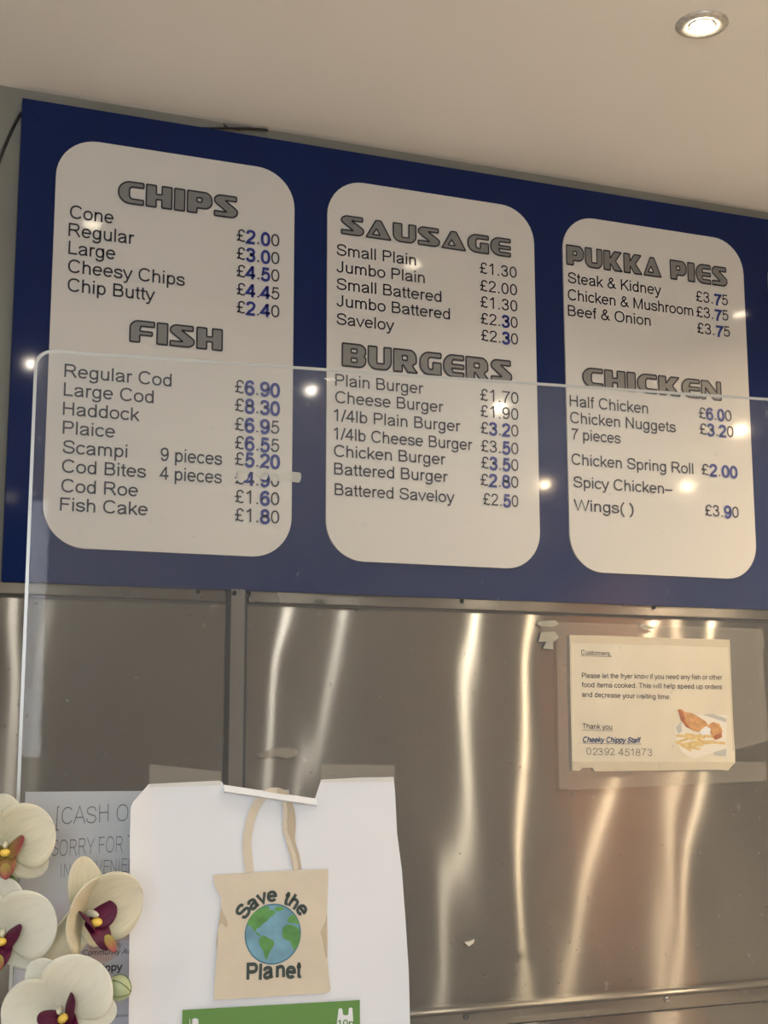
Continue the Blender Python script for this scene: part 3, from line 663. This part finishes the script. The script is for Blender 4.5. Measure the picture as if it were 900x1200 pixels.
# ------------------------------------------------------------------ ceiling lamps
def downlight(x, y, label, group=None):
    t = empty('downlight', (x, y, ZC)); tag(t, label, 'ceiling light', group)
    mb = MB(); mb.lathe((x, y, ZC), [(.043, 0.0), (.0432, -.002), (.041, -.0045), (.034, -.0062), (.027, -.005), (.0245, -.0035), (.024, -.0005)], 40)
    mb.build('bezel', M['lamprim'], t, True)
    mb = MB(); mb.lathe((x, y, ZC), [(.024, -.0005), (.0215, -.0035), (.0195, -.0045)], 32); mb.build('reflector', M['lampin'], t, True)
    mb = MB(); mb.lathe((x, y, ZC), [(.0196, -.0045), (.016, -.0085), (.009, -.0105), (.0001, -.011)], 32); mb.build('lens', M['lens'], t, True)
    return t
LBL = ['round ceiling downlight over the left price panel', 'round lit ceiling downlight with speckled metal bezel, above the menu board',
       'warm ceiling downlight just beyond the right edge of the photo', 'warm ceiling downlight over the far right end of the fryer wall',
       'round ceiling downlight above the counter, left one', 'round ceiling downlight above the counter, second from left',
       'round ceiling downlight above the counter, third from left', 'round ceiling downlight above the counter, rightmost',
       'round ceiling downlight over the customers near the left wall', 'warm ceiling downlight over the customers, left one of the right pair',
       'warm ceiling downlight over the customers, right one of the right pair', 'added unseen ceiling downlight just inside the shop window', 'added unseen ceiling downlight by the front wall, right of the window', 'added unseen warm downlight that lights the orange wooden door']
for (x, y, pw, c, sp_), lb in zip(LAMPS, LBL):
    downlight(x, y, lb, 'recessed ceiling downlights')
    area('downlight_lamp', (x, y, ZC-.0125), (0, 0, 0), .022, .022, pw, c, 'DISK', radians(sp_))

# ------------------------------------------------------------------ customer notice taped to the steel
FS = Frame((0, -.0155, 0), (1, 0, 0), (0, 0, 1), (0, -1, 0))
def quad(fr, pts): return [fr.m(*q) for q in pts]
note = empty('customer_notice', on_plane(765, 903, YW, -.0155)); tag(note, 'yellowed paper notice to customers with fish and chips picture, taped on the steel wall', 'notice')
outl = [(667.3,744.3),(700,744.6),(760,747),(854.9,749.6),(856.5,790),(858.5,840),(861,880),(861.3,894),(857,898),(853,903.3),(845,902),(760,903.2),(697,904),(694,899.5),(682,900),(679,903.4),(670.4,903),(668.6,830)]
flat('sheet', FS, [quad(FS, outl)], .0008, M['paperold'], note, thick=.0006)
for pts in ([(634,728),(893,737),(896,760),(634,752)], [(652,752),(669,753),(671,925),(655,924)], [(853,758),(893,760),(900,868),(858,880)], [(668,892),(897,893),(898,915),(669,926)]):
    o = flat('clear_tape', FS, [quad(FS, pts)], .0016, M['tape'], note)
def nt(text, p0, p1, cap, **k):
    mt = k.pop('mt', M['ink']); return write('lettering', FS, text, p0, p1, cap, mt, note, h=.0012, level=False, **k)
def rule(p0, p1, w, mt=None):
    a, b = FS.m(*p0), FS.m(*p1); vs, fs = stroke([a, b], w)
    obj('underline', [FS.p(x, y, .0012) for x, y in vs], fs, mt or M['ink'], note)
nt('Customers,', (680.8,767.3), (716,768.8), 5.8, weight=95); rule((680.5,768.6),(716,769.8),.0007)
nt('Please let the fryer know if you need any fish or other', (681.5,794.5), (846,796.6), 6, weight=95)
nt('food items cooked. This will help speed up orders', (681.5,805.3), (846,807.6), 6, weight=95)
nt('and decrease your waiting time.', (681.7,816.6), (785.5,819.5), 6, weight=95)
nt('Thank you', (682.4,853.6), (717,854.8), 6, weight=95); rule((682.2,855.4),(717.5,856.2),.0007)
nt('Cheeky Chippy Staff', (682.6,869.6), (751,870.4), 6.2, weight=170, shear=.25, mt=M['navy']); rule((682.6,871),(751.5,872),.0009, M['navy'])
nt('02392 451873', (687,884.6), (764,885.8), 8.6, weight=62, jitter=32, mt=M['pen'])
Q = lambda x, y: (620+x*.3111, 720+y*.3111)
def pic(name, pts, mt, h, parent, fr=FS, q=Q, r=0):
    l = [fr.m(*q(*p)) for p in pts]
    if r: l = rounded(l, r, 3)
    return flat(name, fr, [l], h, mt, parent)
pc = pic('printed_picture', [(545,420),(600,395),(650,375),(745,380),(742,470),(748,545),(700,520),(620,545),(575,520),(550,470)], M['wrap'], .00125, note, r=.002)
for pts in ([(650,378),(690,374),(742,392),(742,408),(690,390)], [(550,425),(572,405),(575,440),(560,450)], [(690,520),(742,505),(742,535),(700,530)]):
    pic('wrap_fold', pts, M['wrap2'], .0013, pc)
for i in range(13):
    a = random.uniform(-.35, .5)+(.1 if i % 2 else -.1); cx = 575+random.random()*135; cy = 455+random.random()*48; l = random.uniform(28, 46); w = 5
    dx, dy = cos(a)*l, sin(a)*l; nx, ny = -sin(a)*w, cos(a)*w
    pic('printed_chip', [(cx-dx-nx, cy-dy-ny), (cx+dx-nx, cy+dy-ny), (cx+dx+nx, cy+dy+ny), (cx-dx+nx, cy-dy+ny)], M['chip'], .00135+i*.00001, pc)
pic('printed_fish', [(556,358),(572,356),(585,368),(612,372),(640,388),(668,406),(672,428),(650,445),(618,440),(590,420),(572,398),(566,378)], M['batter'], .0016, pc, r=.003)
pic('printed_fish', [(560,360),(576,362),(590,410),(612,434),(590,424),(570,398)], M['batter2'], .00165, pc)
pic('printed_fish', [(668,420),(690,405),(715,412),(728,440),(718,462),(692,468),(680,445)], M['batter'], .0016, pc, r=.003)
pic('printed_fish', [(640,440),(664,420),(684,432),(676,450),(650,455)], M['paper'], .00163, pc, r=.002)
pic('printed_fish', [(690,462),(722,444),(726,462),(700,474)], M['batter2'], .00164, pc, r=.002)

# scraps of old tape and marks left on the steel
def scrap(pts, label, mt, y=-.0145, group=None, h=.001, cat='tape scrap', name='tape_scrap'):
    fr = Frame((0, y, 0), (1, 0, 0), (0, 0, 1), (0, -1, 0))
    o = flat(name, fr, [[fr.m(*q) for q in pts]], h, mt, None, thick=.0006); return tag(o, label, cat, group)
scrap([(632,728),(650,727),(655,731),(648,735),(633,734),(629,731)], 'small torn scrap of old clear tape high on the steel, left of the notice', M['residue'])
scrap([(634,741),(650,740),(655,747),(648,752),(648,761),(636,760),(640,752),(631,752)], 'crumpled larger scrap of old clear tape beside the top left corner of the notice', M['residue'])
scrap([(752,731),(768,736),(760,738),(750,734)], 'tiny scrap of tape on the steel above the middle of the notice', M['residue'])
scrap([(316,880),(332,876),(346,878),(352,884),(336,889),(325,886),(305,888),(300,884)], 'curled scrap of clear tape on the steel above the tote bag poster', M['scrapfilm'])
scrap([(544,1104),(550,1103),(556,1100),(555,1105),(549,1109)], 'little white chip of old sticker low on the steel right of the poster', M['wrap'], cat='sticker remnant', name='sticker_remnant')
scrap([(368,703),(374,702),(382,704),(380,707),(369,706)], 'small dark smear on the steel edge just below the menu board', M['seam'], y=-.0165, cat='smear', name='grease_smear')

# ------------------------------------------------------------------ counter, clear screen
A = radians(6.7)
GX = Vector((cos(A), -sin(A), 0)); GN = Vector((-sin(A), -cos(A), 0))      # along the screen, towards the customers
GO = Vector((-.1287, -1.2833, 1.0))
FG = Frame(GO, GX, (0, 0, 1), GN)
_d = -(Vector((sin(A), cos(A), 0)).dot(GO)); 
ct = MB()
def gbox(mb, a0, a1, h0, h1, z0, z1):
    P = [FG.p(a, z-1.0, h) for z in (z0, z1) for (a, h) in ((a0, h0), (a1, h0), (a1, h1), (a0, h1))]
    mb.add(P, [(0,3,2,1),(4,5,6,7),(0,1,5,4),(1,2,6,5),(2,3,7,6),(3,0,4,7)])
counter = empty('serving_counter', FG.p(.6, -1.0, .05)); tag(counter, 'long serving counter below the clear screen, between staff and customers', 'counter')
gbox(ct, -1.2, 2.2, -.30, .42, .955, .9995); bevel(ct.build('worktop', M['counter'], counter), .006)
ct = MB(); gbox(ct, -1.15, 2.15, -.26, .36, .0, .955); ct.build('counter_front', M['seam'], counter)
# screen corner top-left
a0, b0 = FG.m(34.5, 430)[0], FG.m(60, 409)[1]; L0 = FG.m(48, 408)
SX0, SZ1 = FG.m(34.6, 560)[0], FG.m(470, 437.5)[1]
loop = [(SX0, .0), (2.05, .0), (2.05, SZ1)]
r = .014
for k in range(9):
    a = radians(90+90*k/8); loop.append((SX0+r+r*cos(a), SZ1-r+r*sin(a)))
screen = empty('clear_screen', FG.p((SX0+2.05)/2, 0)); tag(screen, 'tall clear acrylic hygiene screen with rounded corner standing on the counter', 'screen')
h0 = 0.0; th = .005
# one hazy face in front, thin clear body: modelled as closed sheet, front+back faces
V = [FG.p(a, b, 0) for a, b in loop]; n = len(loop)
obj('acrylic_sheet', V, [tuple(range(n))], M['glass'], screen)
V = [FG.p(a, b, h) for h in (0.0, -th) for a, b in loop]
F = [(i, (i+1) % n, (i+1) % n+n, i+n) for i in range(n)]
obj('polished_edge', V, F, M['glassedge'], screen)
l2 = loop; vs, fs = stroke([(a, b) for a, b in loop[2:]]+[(loop[0][0], .003)], .0026)
obj('lit_edge_chamfer', [FG.p(a+.0013, b-.0013, .0002) for a, b in vs], fs, M['glassedge'], screen)  # pale strip painted in for the bright line along the screen edge
# residue of tape on the screen
for pts in ([(276,562),(279,548),(284,545),(287,552),(291,557),(289,563),(279,564)], [(299,555),(303,549),(311,548),(315,555),(312,563),(303,561)],
            [(315,557),(321,554),(336,556),(341,553),(352,554),(353,559),(351,566),(342,565),(336,563),(325,564),(317,564)]):
    flat('tape_residue', FG, [rounded([FG.m(*q) for q in pts], .0015, 3)], .001, M['residue'], screen)

# ------------------------------------------------------------------ papers behind the screen (staff side), facing the customers
FBk = Frame(GO+GN*(-.0062), GX, (0, 0, 1), GN)
cash = empty('cash_notice', FBk.p(*FBk.m(95, 1060))); tag(cash, 'handwritten CASH notice in thin pen stuck behind the clear screen, partly hidden by the poster', 'notice')
cs = FBk.m(30, 928)
flat('sheet', FBk, [[(cs[0], cs[1]), (cs[0]+.21, cs[1]-.001), (cs[0]+.205, cs[1]-.15), (cs[0]-.004, cs[1]-.149)]], 0, M['papergrey'], cash, thick=.0005)
def hand(text, p0, p1, cap): write('handwriting', FBk, text, p0, p1, cap, M['pen'], cash, h=.0004, weight=42, jitter=22, level=False)
hand('[CASH ONLY', (66,967), (191,960), 21); hand('SORRY FOR THE', (60,1004), (176,996), 20); hand('INCONVENIENCE', (71,1029), (176,1020), 17)
FC = Frame(GO+GN*(-.0056), GX, (0, 0, 1), GN)
cert = empty('award_certificate', FC.p(*FC.m(95, 1200))); tag(cert, 'pale lavender printed award certificate below the cash notice, behind the orchid', 'certificate')
tl = FC.m(23, 1050)
flat('sheet', FC, [[(tl[0], tl[1]), (tl[0]+.148, tl[1]), (tl[0]+.148, tl[1]-.2), (tl[0], tl[1]-.2)]], 0, M['cert'], cert, thick=.0003)
flat('printed_band', FC, [[FC.m(100,1062), FC.m(190,1062), FC.m(190,1103), FC.m(100,1100)]], .0002, M['pink'], cert)
flat('printed_disc', FC, [[tuple(Vector(FC.m(122,1108))+Vector((cos(2*pi*k/24), sin(2*pi*k/24)))*.0125) for k in range(24)]], .00025, M['pink'], cert)
def cw(t, a, b, cap, w=90, sh=0, mt='ink'): write('lettering', FC, t, a, b, cap, M[mt], cert, h=.0004, weight=w, shear=sh, level=False)
cw('Community', (106,1112), (143,1110), 6, 70, .2, 'navy'); cw('Community Awards', (97,1119.5), (172,1117), 6.5, 105, .2)
cw('Chippy', (104,1139), (143.5,1137), 9, 150); cw('MP', (122,1188), (129,1187), 4.5, 130, .2)
cw('member of the council', (100,1193.5), (150,1191), 3, 90)

# ------------------------------------------------------------------ tote bag poster on the customers' side
FP = Frame(GO+GN*.003, GX, (0, 0, 1), GN)
poster = empty('tote_bag_poster', FP.p(.05, .16)); tag(poster, 'white poster with a tote bag picture and green band, taped to the clear screen', 'poster')
Q2 = lambda x, y: (140+x*.4, 880+y*.4)
top = [(30,165),(36,150),(85,97),(200,91),(292,87),(300,91),(304,100),(440,122),(571,141),(575,130),(590,84),(700,78),(802,76)]
right = [(806,120),(812,240),(826,350),(836,500),(844,640),(847,800)]
left = [(25,800),(26,640),(27,500),(28,350),(28,250)]
T2 = [FP.m(*Q2(*q)) for q in top]; R2 = [FP.m(*Q2(*q)) for q in right]; L2 = [FP.m(*Q2(*q)) for q in left]
bot = [(R2[-1][0]+.002, .165), (L2[0][0], .168)]
outline = T2+R2+bot+L2
# gently buckled sheet: fine grid clipped to the outline
def poly_sheet(name, fr, loop, mt, parent, disp, step=.006, h=0):
    bm = bmesh.new(); xs = [q[0] for q in loop]; ys = [q[1] for q in loop]
    L3 = [[Vector((a, b, 0)) for a, b in loop]]; tri = tessellate_polygon(L3)
    vv = [bm.verts.new((a, b, 0)) for a, b in loop]
    for t in tri:
        try: bm.faces.new([vv[i] for i in t])
        except ValueError: pass
    x = min(xs)+step
    while x < max(xs):
        bmesh.ops.bisect_plane(bm, geom=bm.verts[:]+bm.edges[:]+bm.faces[:], plane_co=(x, 0, 0), plane_no=(1, 0, 0)); x += step
    y = min(ys)+step*2
    while y < max(ys):
        bmesh.ops.bisect_plane(bm, geom=bm.verts[:]+bm.edges[:]+bm.faces[:], plane_co=(0, y, 0), plane_no=(0, 1, 0)); y += step*2
    bm.verts.index_update()
    V = [fr.p(v.co.x, v.co.y, h+disp(v.co.x, v.co.y)) for v in bm.verts]; F = [[v.index for v in f.verts] for f in bm.faces]
    bm.free(); return obj(name, V, F, mt, parent, True)
xL, xR = L2[0][0], R2[-1][0]
def buckle(a, b):
    e = max(0, a-(xR-.03))/.03; l = max(0, (xL+.022)-a)/.022
    return .0012+.0009*noise.noise(Vector((a*14, b*9, 1)))+.010*e*e*max(0, (.40-b)*2.5)+.006*l*l
poly_sheet('sheet', FP, outline, M['paper'], poster, buckle)
# turned-up edge of the notch
nl = [Q2(304,100), Q2(575,141)]
pa, pb = FP.m(*nl[0]), FP.m(*nl[1])
V = []
for db, hh in ((-.0060, .0018), (-.0048, .0072), (-.0044, .0078), (-.0002, .0030), (.0004, .0012)):
    V += [FP.p(pa[0], pa[1]+db, hh), FP.p(pb[0], pb[1]+db, hh)]
obj('folded_edge', V, [(2*i, 2*i+1, 2*i+3, 2*i+2) for i in range(4)], M['paper'], poster)
for pts in ([(88,38),(295,60),(296,100),(86,105)], [(590,38),(803,42),(805,88),(588,92)]):
    flat('clear_tape', FP, [[FP.m(*Q2(*q)) for q in pts]], .0035, M['tape'], poster)
H = .0026
def pp(name, pts, mt, h, r=0, parent=poster, q=Q2): return pic(name, pts, M[mt], h, parent, FP, q, r)
bag = pp('bag_picture', [(272,362),(400,354),(610,345),(608,420),(606,470),(608,540),(607,610),(612,660),(617,695),(612,704),(600,708),(440,718),(275,728),(279,650),(283,600),(290,500),(296,455),(298,435),(290,415),(278,395)], 'canvas', H, .001)
pp('bag_crease', [(296,455),(302,470),(318,505),(312,520),(296,500),(288,520),(286,600),(282,560)], 'canvas2', H+.0001, .002, bag)
pp('bag_crease', [(606,470),(600,500),(585,530),(592,545),(600,600),(607,610)], 'canvas2', H+.0001, .002, bag)
def ribbon(cl, w, mt, h):
    P = _cr([FP.m(*Q2(*q)) for q in cl], 5); vs, fs = stroke(P, w); return obj('bag_handle_picture', [FP.p(a, b, h) for a, b in vs], fs, M[mt], bag)
ribbon([(380,354),(374,300),(373,255),(385,195),(405,150),(432,124),(460,120)], .0072, 'canvas', H+.00005)
ribbon([(455,118),(480,130),(497,170),(502,215),(500,262),(512,305),(520,348)], .0072, 'canvas2', H+.00002)
ribbon([(478,135),(484,180),(482,225),(495,265),(510,310),(516,348)], .0035, 'canvas', H+.00008)
gc = FP.m(*Q2(448,535)); gr_ = FP.m(*Q2(530,535))[0]-gc[0]
circ = lambda r: [(gc[0]+r*cos(2*pi*k/48), gc[1]+r*1.03*sin(2*pi*k/48)) for k in range(48)]
flat('globe_picture', FP, [circ(gr_)], H+.0002, M['rim'], bag); flat('globe_picture', FP, [circ(gr_*.95)], H+.00022, M['ocean'], bag)
for pts in ([(372,510),(376,492),(392,472),(412,458),(430,452),(440,458),(432,466),(446,464),(458,470),(450,480),(438,486),(430,498),(418,505),(410,516),(398,518),(400,528),(392,526),(384,512)],
            [(392,528),(402,530),(412,540),(408,543),(398,534)],
            [(410,545),(420,538),(434,546),(452,556),(450,570),(440,584),(434,598),(430,614),(424,604),(420,586),(410,570),(406,556)],
            [(474,530),(478,514),(490,506),(502,508),(512,512),(524,518),(529,540),(524,562),(510,585),(503,570),(498,556),(486,552),(476,545)],
            [(488,494),(498,482),(508,476),(520,494),(526,510),(508,502),(496,504)],
            [(450,462),(462,454),(480,456),(478,464),(462,470)]):
    pp('land_picture', pts, 'land', H+.0003, .0015, bag)
# fat curved lettering
def arc_text(text, R, a_mid, span, size, flip, weight, chars_dy=0, jit=35):
    gl, Wd = glyphs(text, weight, jit, 0, 70); mb = MB()
    for c, x, w, V, F in gl:
        f = (x+w/2)/Wd-.5
        ang = a_mid-f*span if not flip else a_mid+f*span
        ca, sa = cos(ang), sin(ang); O = (gc[0]+R*ca, gc[1]+R*sa)
        tx, ty = (sa, -ca) if not flip else (-sa, ca); nx, ny = (ca, sa) if not flip else (-ca, -sa)
        mb.add([FP.p(O[0]+(v[0]-w/2)*size*tx+v[1]*size*nx, O[1]+(v[0]-w/2)*size*ty+v[1]*size*ny, H+.0003) for v in V], F)
    mb.build('lettering', M['charcoal'], bag)
arc_text('Save the', gr_*1.10, radians(91), radians(122), .0000150, False, 165)
write('lettering', FP, 'Planet', Q2(370,668), Q2(530,660), 19, M['charcoal'], bag, h=H+.0003, weight=165, jitter=40, level=False, space=40)
write('lettering', FP, '-------', Q2(500,664), Q2(534,661), 2, M['charcoal'], bag, h=H+.0003, weight=120, level=False)
g0 = FP.m(*Q2(183,757)); g1 = FP.m(*Q2(702,728))
gb = flat('green_band', FP, [[g0, g1, (g1[0]+.001, .178), (g0[0]+.001, .175)]], H, M['green'], poster)
for pts in ([(640,752),(650,752),(653,772),(668,772),(670,750),(680,750),(683,800),(634,800)],): pp('bag_symbol', pts, 'paper', H+.0002, .001, gb)
pp('bag_symbol', [(204,783),(206,783),(206,812),(204,812)], 'paper', H+.0002, 0, gb)
for k in range(7):
    a = pi*k/6; pp('crest_symbol', [(221+8*cos(a)-2.6, 787-6*sin(a)), (221+8*cos(a)+2.6, 787-6*sin(a)), (223, 797), (219, 797)], 'paper', H+.0002+k*.00001, 0, gb)
pp('crest_symbol', [(210,792),(232,792),(228,800),(214,800)], 'paper', H+.0003, 0, gb)
write('lettering', FP, '10p', Q2(637,806), Q2(684,804), 8, M['green'], gb, h=H+.0004, weight=120, level=False)

# ------------------------------------------------------------------ orchid
orchid = empty('orchid_plant', FG.p(-.14, 0, .20)); tag(orchid, 'potted orchid with cream white flowers and purple lips in front of the clear screen', 'orchid')
def petal(name, C, X, Y, Z, ang, L, Wd, mt, parent, cup=0, curl=.1, base=.12, sag=.0, qq=.92, roll=0, wave=.02):
    """petal from centre C in the plane X,Y (Z = facing); ang direction, cup = tilt towards Z"""
    D = X*cos(ang)+Y*sin(ang); S = -X*sin(ang)+Y*cos(ang)
    D2 = D*cos(cup)+Z*sin(cup); N2 = Z*cos(cup)-D*sin(cup)
    S2 = S*cos(roll)+N2*sin(roll); N2 = N2*cos(roll)-S*sin(roll)
    nu, nv = 12, 20; V = []; F = []; uvs = []; ph = random.uniform(0, 6)
    for j in range(nv+1):
        v = (1-cos(pi*j/nv))/2
        w = sqrt(max(0, 1-(2*v**qq-1)**2)); w = max(w**.85, base*(1-v))
        for i in range(nu+1):
            u = i/nu*2-1
            x = u*Wd/2*w; y = v*L*(1-.10*(u*w)**2*v)
            q_ = u*w; z = -curl*L*v*v+(.16*q_*q_-.03)*Wd*w*(1-.4*v)+wave*L*sin(3.2*q_+ph)*v-.018*L*math.exp(-(u*6)**2)*(1-v)
            V.append(C+D2*y+S2*x+N2*(z+.0012)); uvs.append((i/nu, v))
    for j in range(nv):
        for i in range(nu):
            a = j*(nu+1)+i; F.append((a, a+1, a+nu+2, a+nu+1))
    o = obj(name, V, F, mt, parent, True)
    l = o.data.uv_layers.new(name='UVMap')
    for lp in o.data.loops: l.data[lp.index].uv = uvs[lp.vertex_index]
    s = o.modifiers.new('thickness', 'SOLIDIFY'); s.thickness = .0007; s.offset = 0
    return o
def blob(name, C, ax, rx, ry, rz, mt, parent, n=12, m_=8, shape=None):
    X, Y, Z = ax; V = []; F = []
    for j in range(m_+1):
        t = pi*j/m_
        for i in range(n):
            a = 2*pi*i/n; k = shape(t) if shape else 1
            V.append(C+X*(rx*sin(t)*cos(a)*k)+Y*(ry*sin(t)*sin(a)*k)+Z*(rz*cos(t)))
    for j in range(m_):
        for i in range(n): F.append((j*n+i, j*n+(i+1) % n, (j+1)*n+(i+1) % n, (j+1)*n+i))
    return obj(name, V, F, mt, parent, True)
def flower(C, face, roll, R, cupp, cups=.0, mt='petal', lipm='lip', extra=None, ps=1.0):
    """C centre, face direction the flower looks at, R petal length"""
    Z = Vector(face).normalized(); up = Vector((0, 0, 1)); X = up.cross(Z).normalized(); Y = Z.cross(X)
    X, Y = X*cos(roll)+Y*sin(roll), -X*sin(roll)+Y*cos(roll)
    fl = MB(); fl.tube([C-Z*.012, C-Z*.004], [.0016, .003], 8); f = fl.build('flower', M['stem'], orchid, True)
    B = C-Z*.002
    for a in (90, 222, 318): petal('sepal', B-Z*.0025, X, Y, Z, radians(a), R*1.05, R*.86, M[mt], f, cup=cups, curl=.08)
    for s, a in ((1, 22), (-1, 158)):
        petal('petal', B, X, Y, Z, radians(a), R*1.12*ps, R*1.46*ps, M[mt], f, cup=cupp, curl=.05, base=.25)
    k = R/.034*1.3
    # column, side lobes, throat, middle lobe
    blob('column', C+Z*.004*k+Y*.001, (X, Y, Z), .0017*k, .0018*k, .0045*k, M['petalw'], f)
    for s in (1, -1):
        petal('lip_lobe', C+Z*.002*k-Y*.003*k, X, Z, -Y, radians(90-s*38), .0135*k, .0145*k, M[lipm], f, cup=radians(-60 if 0 else -35), curl=-.25, base=.3, roll=s*.9)
    petal('lip', C-Y*.004*k+Z*.001*k, X, -Y*.35+Z*.94, (Y*.94+Z*.35), radians(90), .017*k, .012*k, M['lip' if lipm == 'lip' else 'lipr'], f, cup=0, curl=.35, base=.35)
    petal('lip_tip', C-Y*.008*k+Z*.0135*k, X, -Y, Z, radians(90), .009*k, .006*k, M['lipr'], f, cup=.5, curl=-.2, base=.3)
    blob('callus', C-Y*.003*k+Z*.007*k, (X, Y, Z), .003*k, .0022*k, .0028*k, M['yellow'], f)
    return f
VD = -FW      # towards the viewer
f1 = flower(at_depth(6, 990, 1.00), VD+RT*.25+UP*.05, radians(6), .035*.94, radians(12), mt='petal', lipm='lipr', ps=.98)
f2 = flower(at_depth(4, 1092, .985), VD+RT*.12, radians(0), .036*.94, radians(10), mt='petalw', ps=1.0)
f3 = flower(at_depth(102, 1070, 1.02), VD*.60+RT*.80-UP*.05, radians(10), .040*.94, radians(34), mt='petal', ps=1.0)
f4 = flower(at_depth(72, 1182, .965), VD+RT*.12+UP*.02, radians(33), .037*.94, radians(8), mt='petalw', ps=1.02)
# bud
bc = at_depth(140, 1158, 1.0); ax = (RT*.35+UP*.0+FW*-.9).normalized(); bz = (RT*.92-UP*.25+VD*.25).normalized(); bx = bz.cross(UP).normalized(); by = bz.cross(bx)
bud = blob('bud', bc, (bx, by, bz), .0088, .0088, .0088, M['bud'], orchid, 16, 12, shape=lambda t: 1-.18*max(0, cos(t))**2)
for a in (.4, 1.4, 2.6):
    P = [bc+bz*(.0088*cos(t))*1.01+(bx*cos(a+4)+by*sin(a+4))*(.0091*sin(t)*(1-.18*max(0, cos(t))**2)) for t in [i*pi/10+.1 for i in range(10)]]
    mb = MB(); mb.tube(P, .0003, 5); mb.build('bud_seam', M['stem'], bud, True)
# stems and pot
def stemtube(name, P, r, n=8): mb = MB(); mb.tube(_cr3([Vector(q) for q in P]), r, n); return mb.build(name, M['stem'], orchid, True)
base = FG.p(-.14, .10, .20)
tip = at_depth(35, 1000, 1.045)
spine = [base, base+Vector((.0, .0, .12)), at_depth(60, 1230, 1.03), at_depth(62, 1150, 1.04), at_depth(36, 1080, 1.045), at_depth(14, 1030, 1.04), at_depth(2, 1000, 1.03)]
stemtube('stem', spine, .0026)
for c, a in ((at_depth(6, 990, 1.012), spine[6]), (at_depth(6, 1096, .998), spine[4]), (at_depth(99, 1072, 1.03), spine[3]), (at_depth(66, 1174, .98), spine[2]), (bc-bz*.008, at_depth(62, 1165, 1.038))):
    stemtube('flower_stalk', [a, (Vector(a)+Vector(c))/2-UP*.002+FW*.004, c], .0014, 6)
pb_ = FG.p(-.14, 0, .20)
mb = MB(); mb.lathe(pb_, [(.0001, .0), (.040, .0), (.044, .004), (.056, .095), (.060, .100), (.060, .108), (.055, .108), (.053, .098), (.050, .090)], 32); mb.build('pot', M['pot'], orchid, True)
mb = MB(); mb.lathe(pb_, [(.0001, .094), (.051, .092)], 24); mb.build('compost', M['soil'], orchid)
for a in (-6, 174, -50, 222):
    petal('leaf', pb_+Vector((0, 0, .092)), Vector((1, 0, 0)), Vector((0, 1, 0)), Vector((0, 0, 1)), radians(a), .12, .045, M['leaf'], orchid, cup=.45, curl=.45, base=.4)
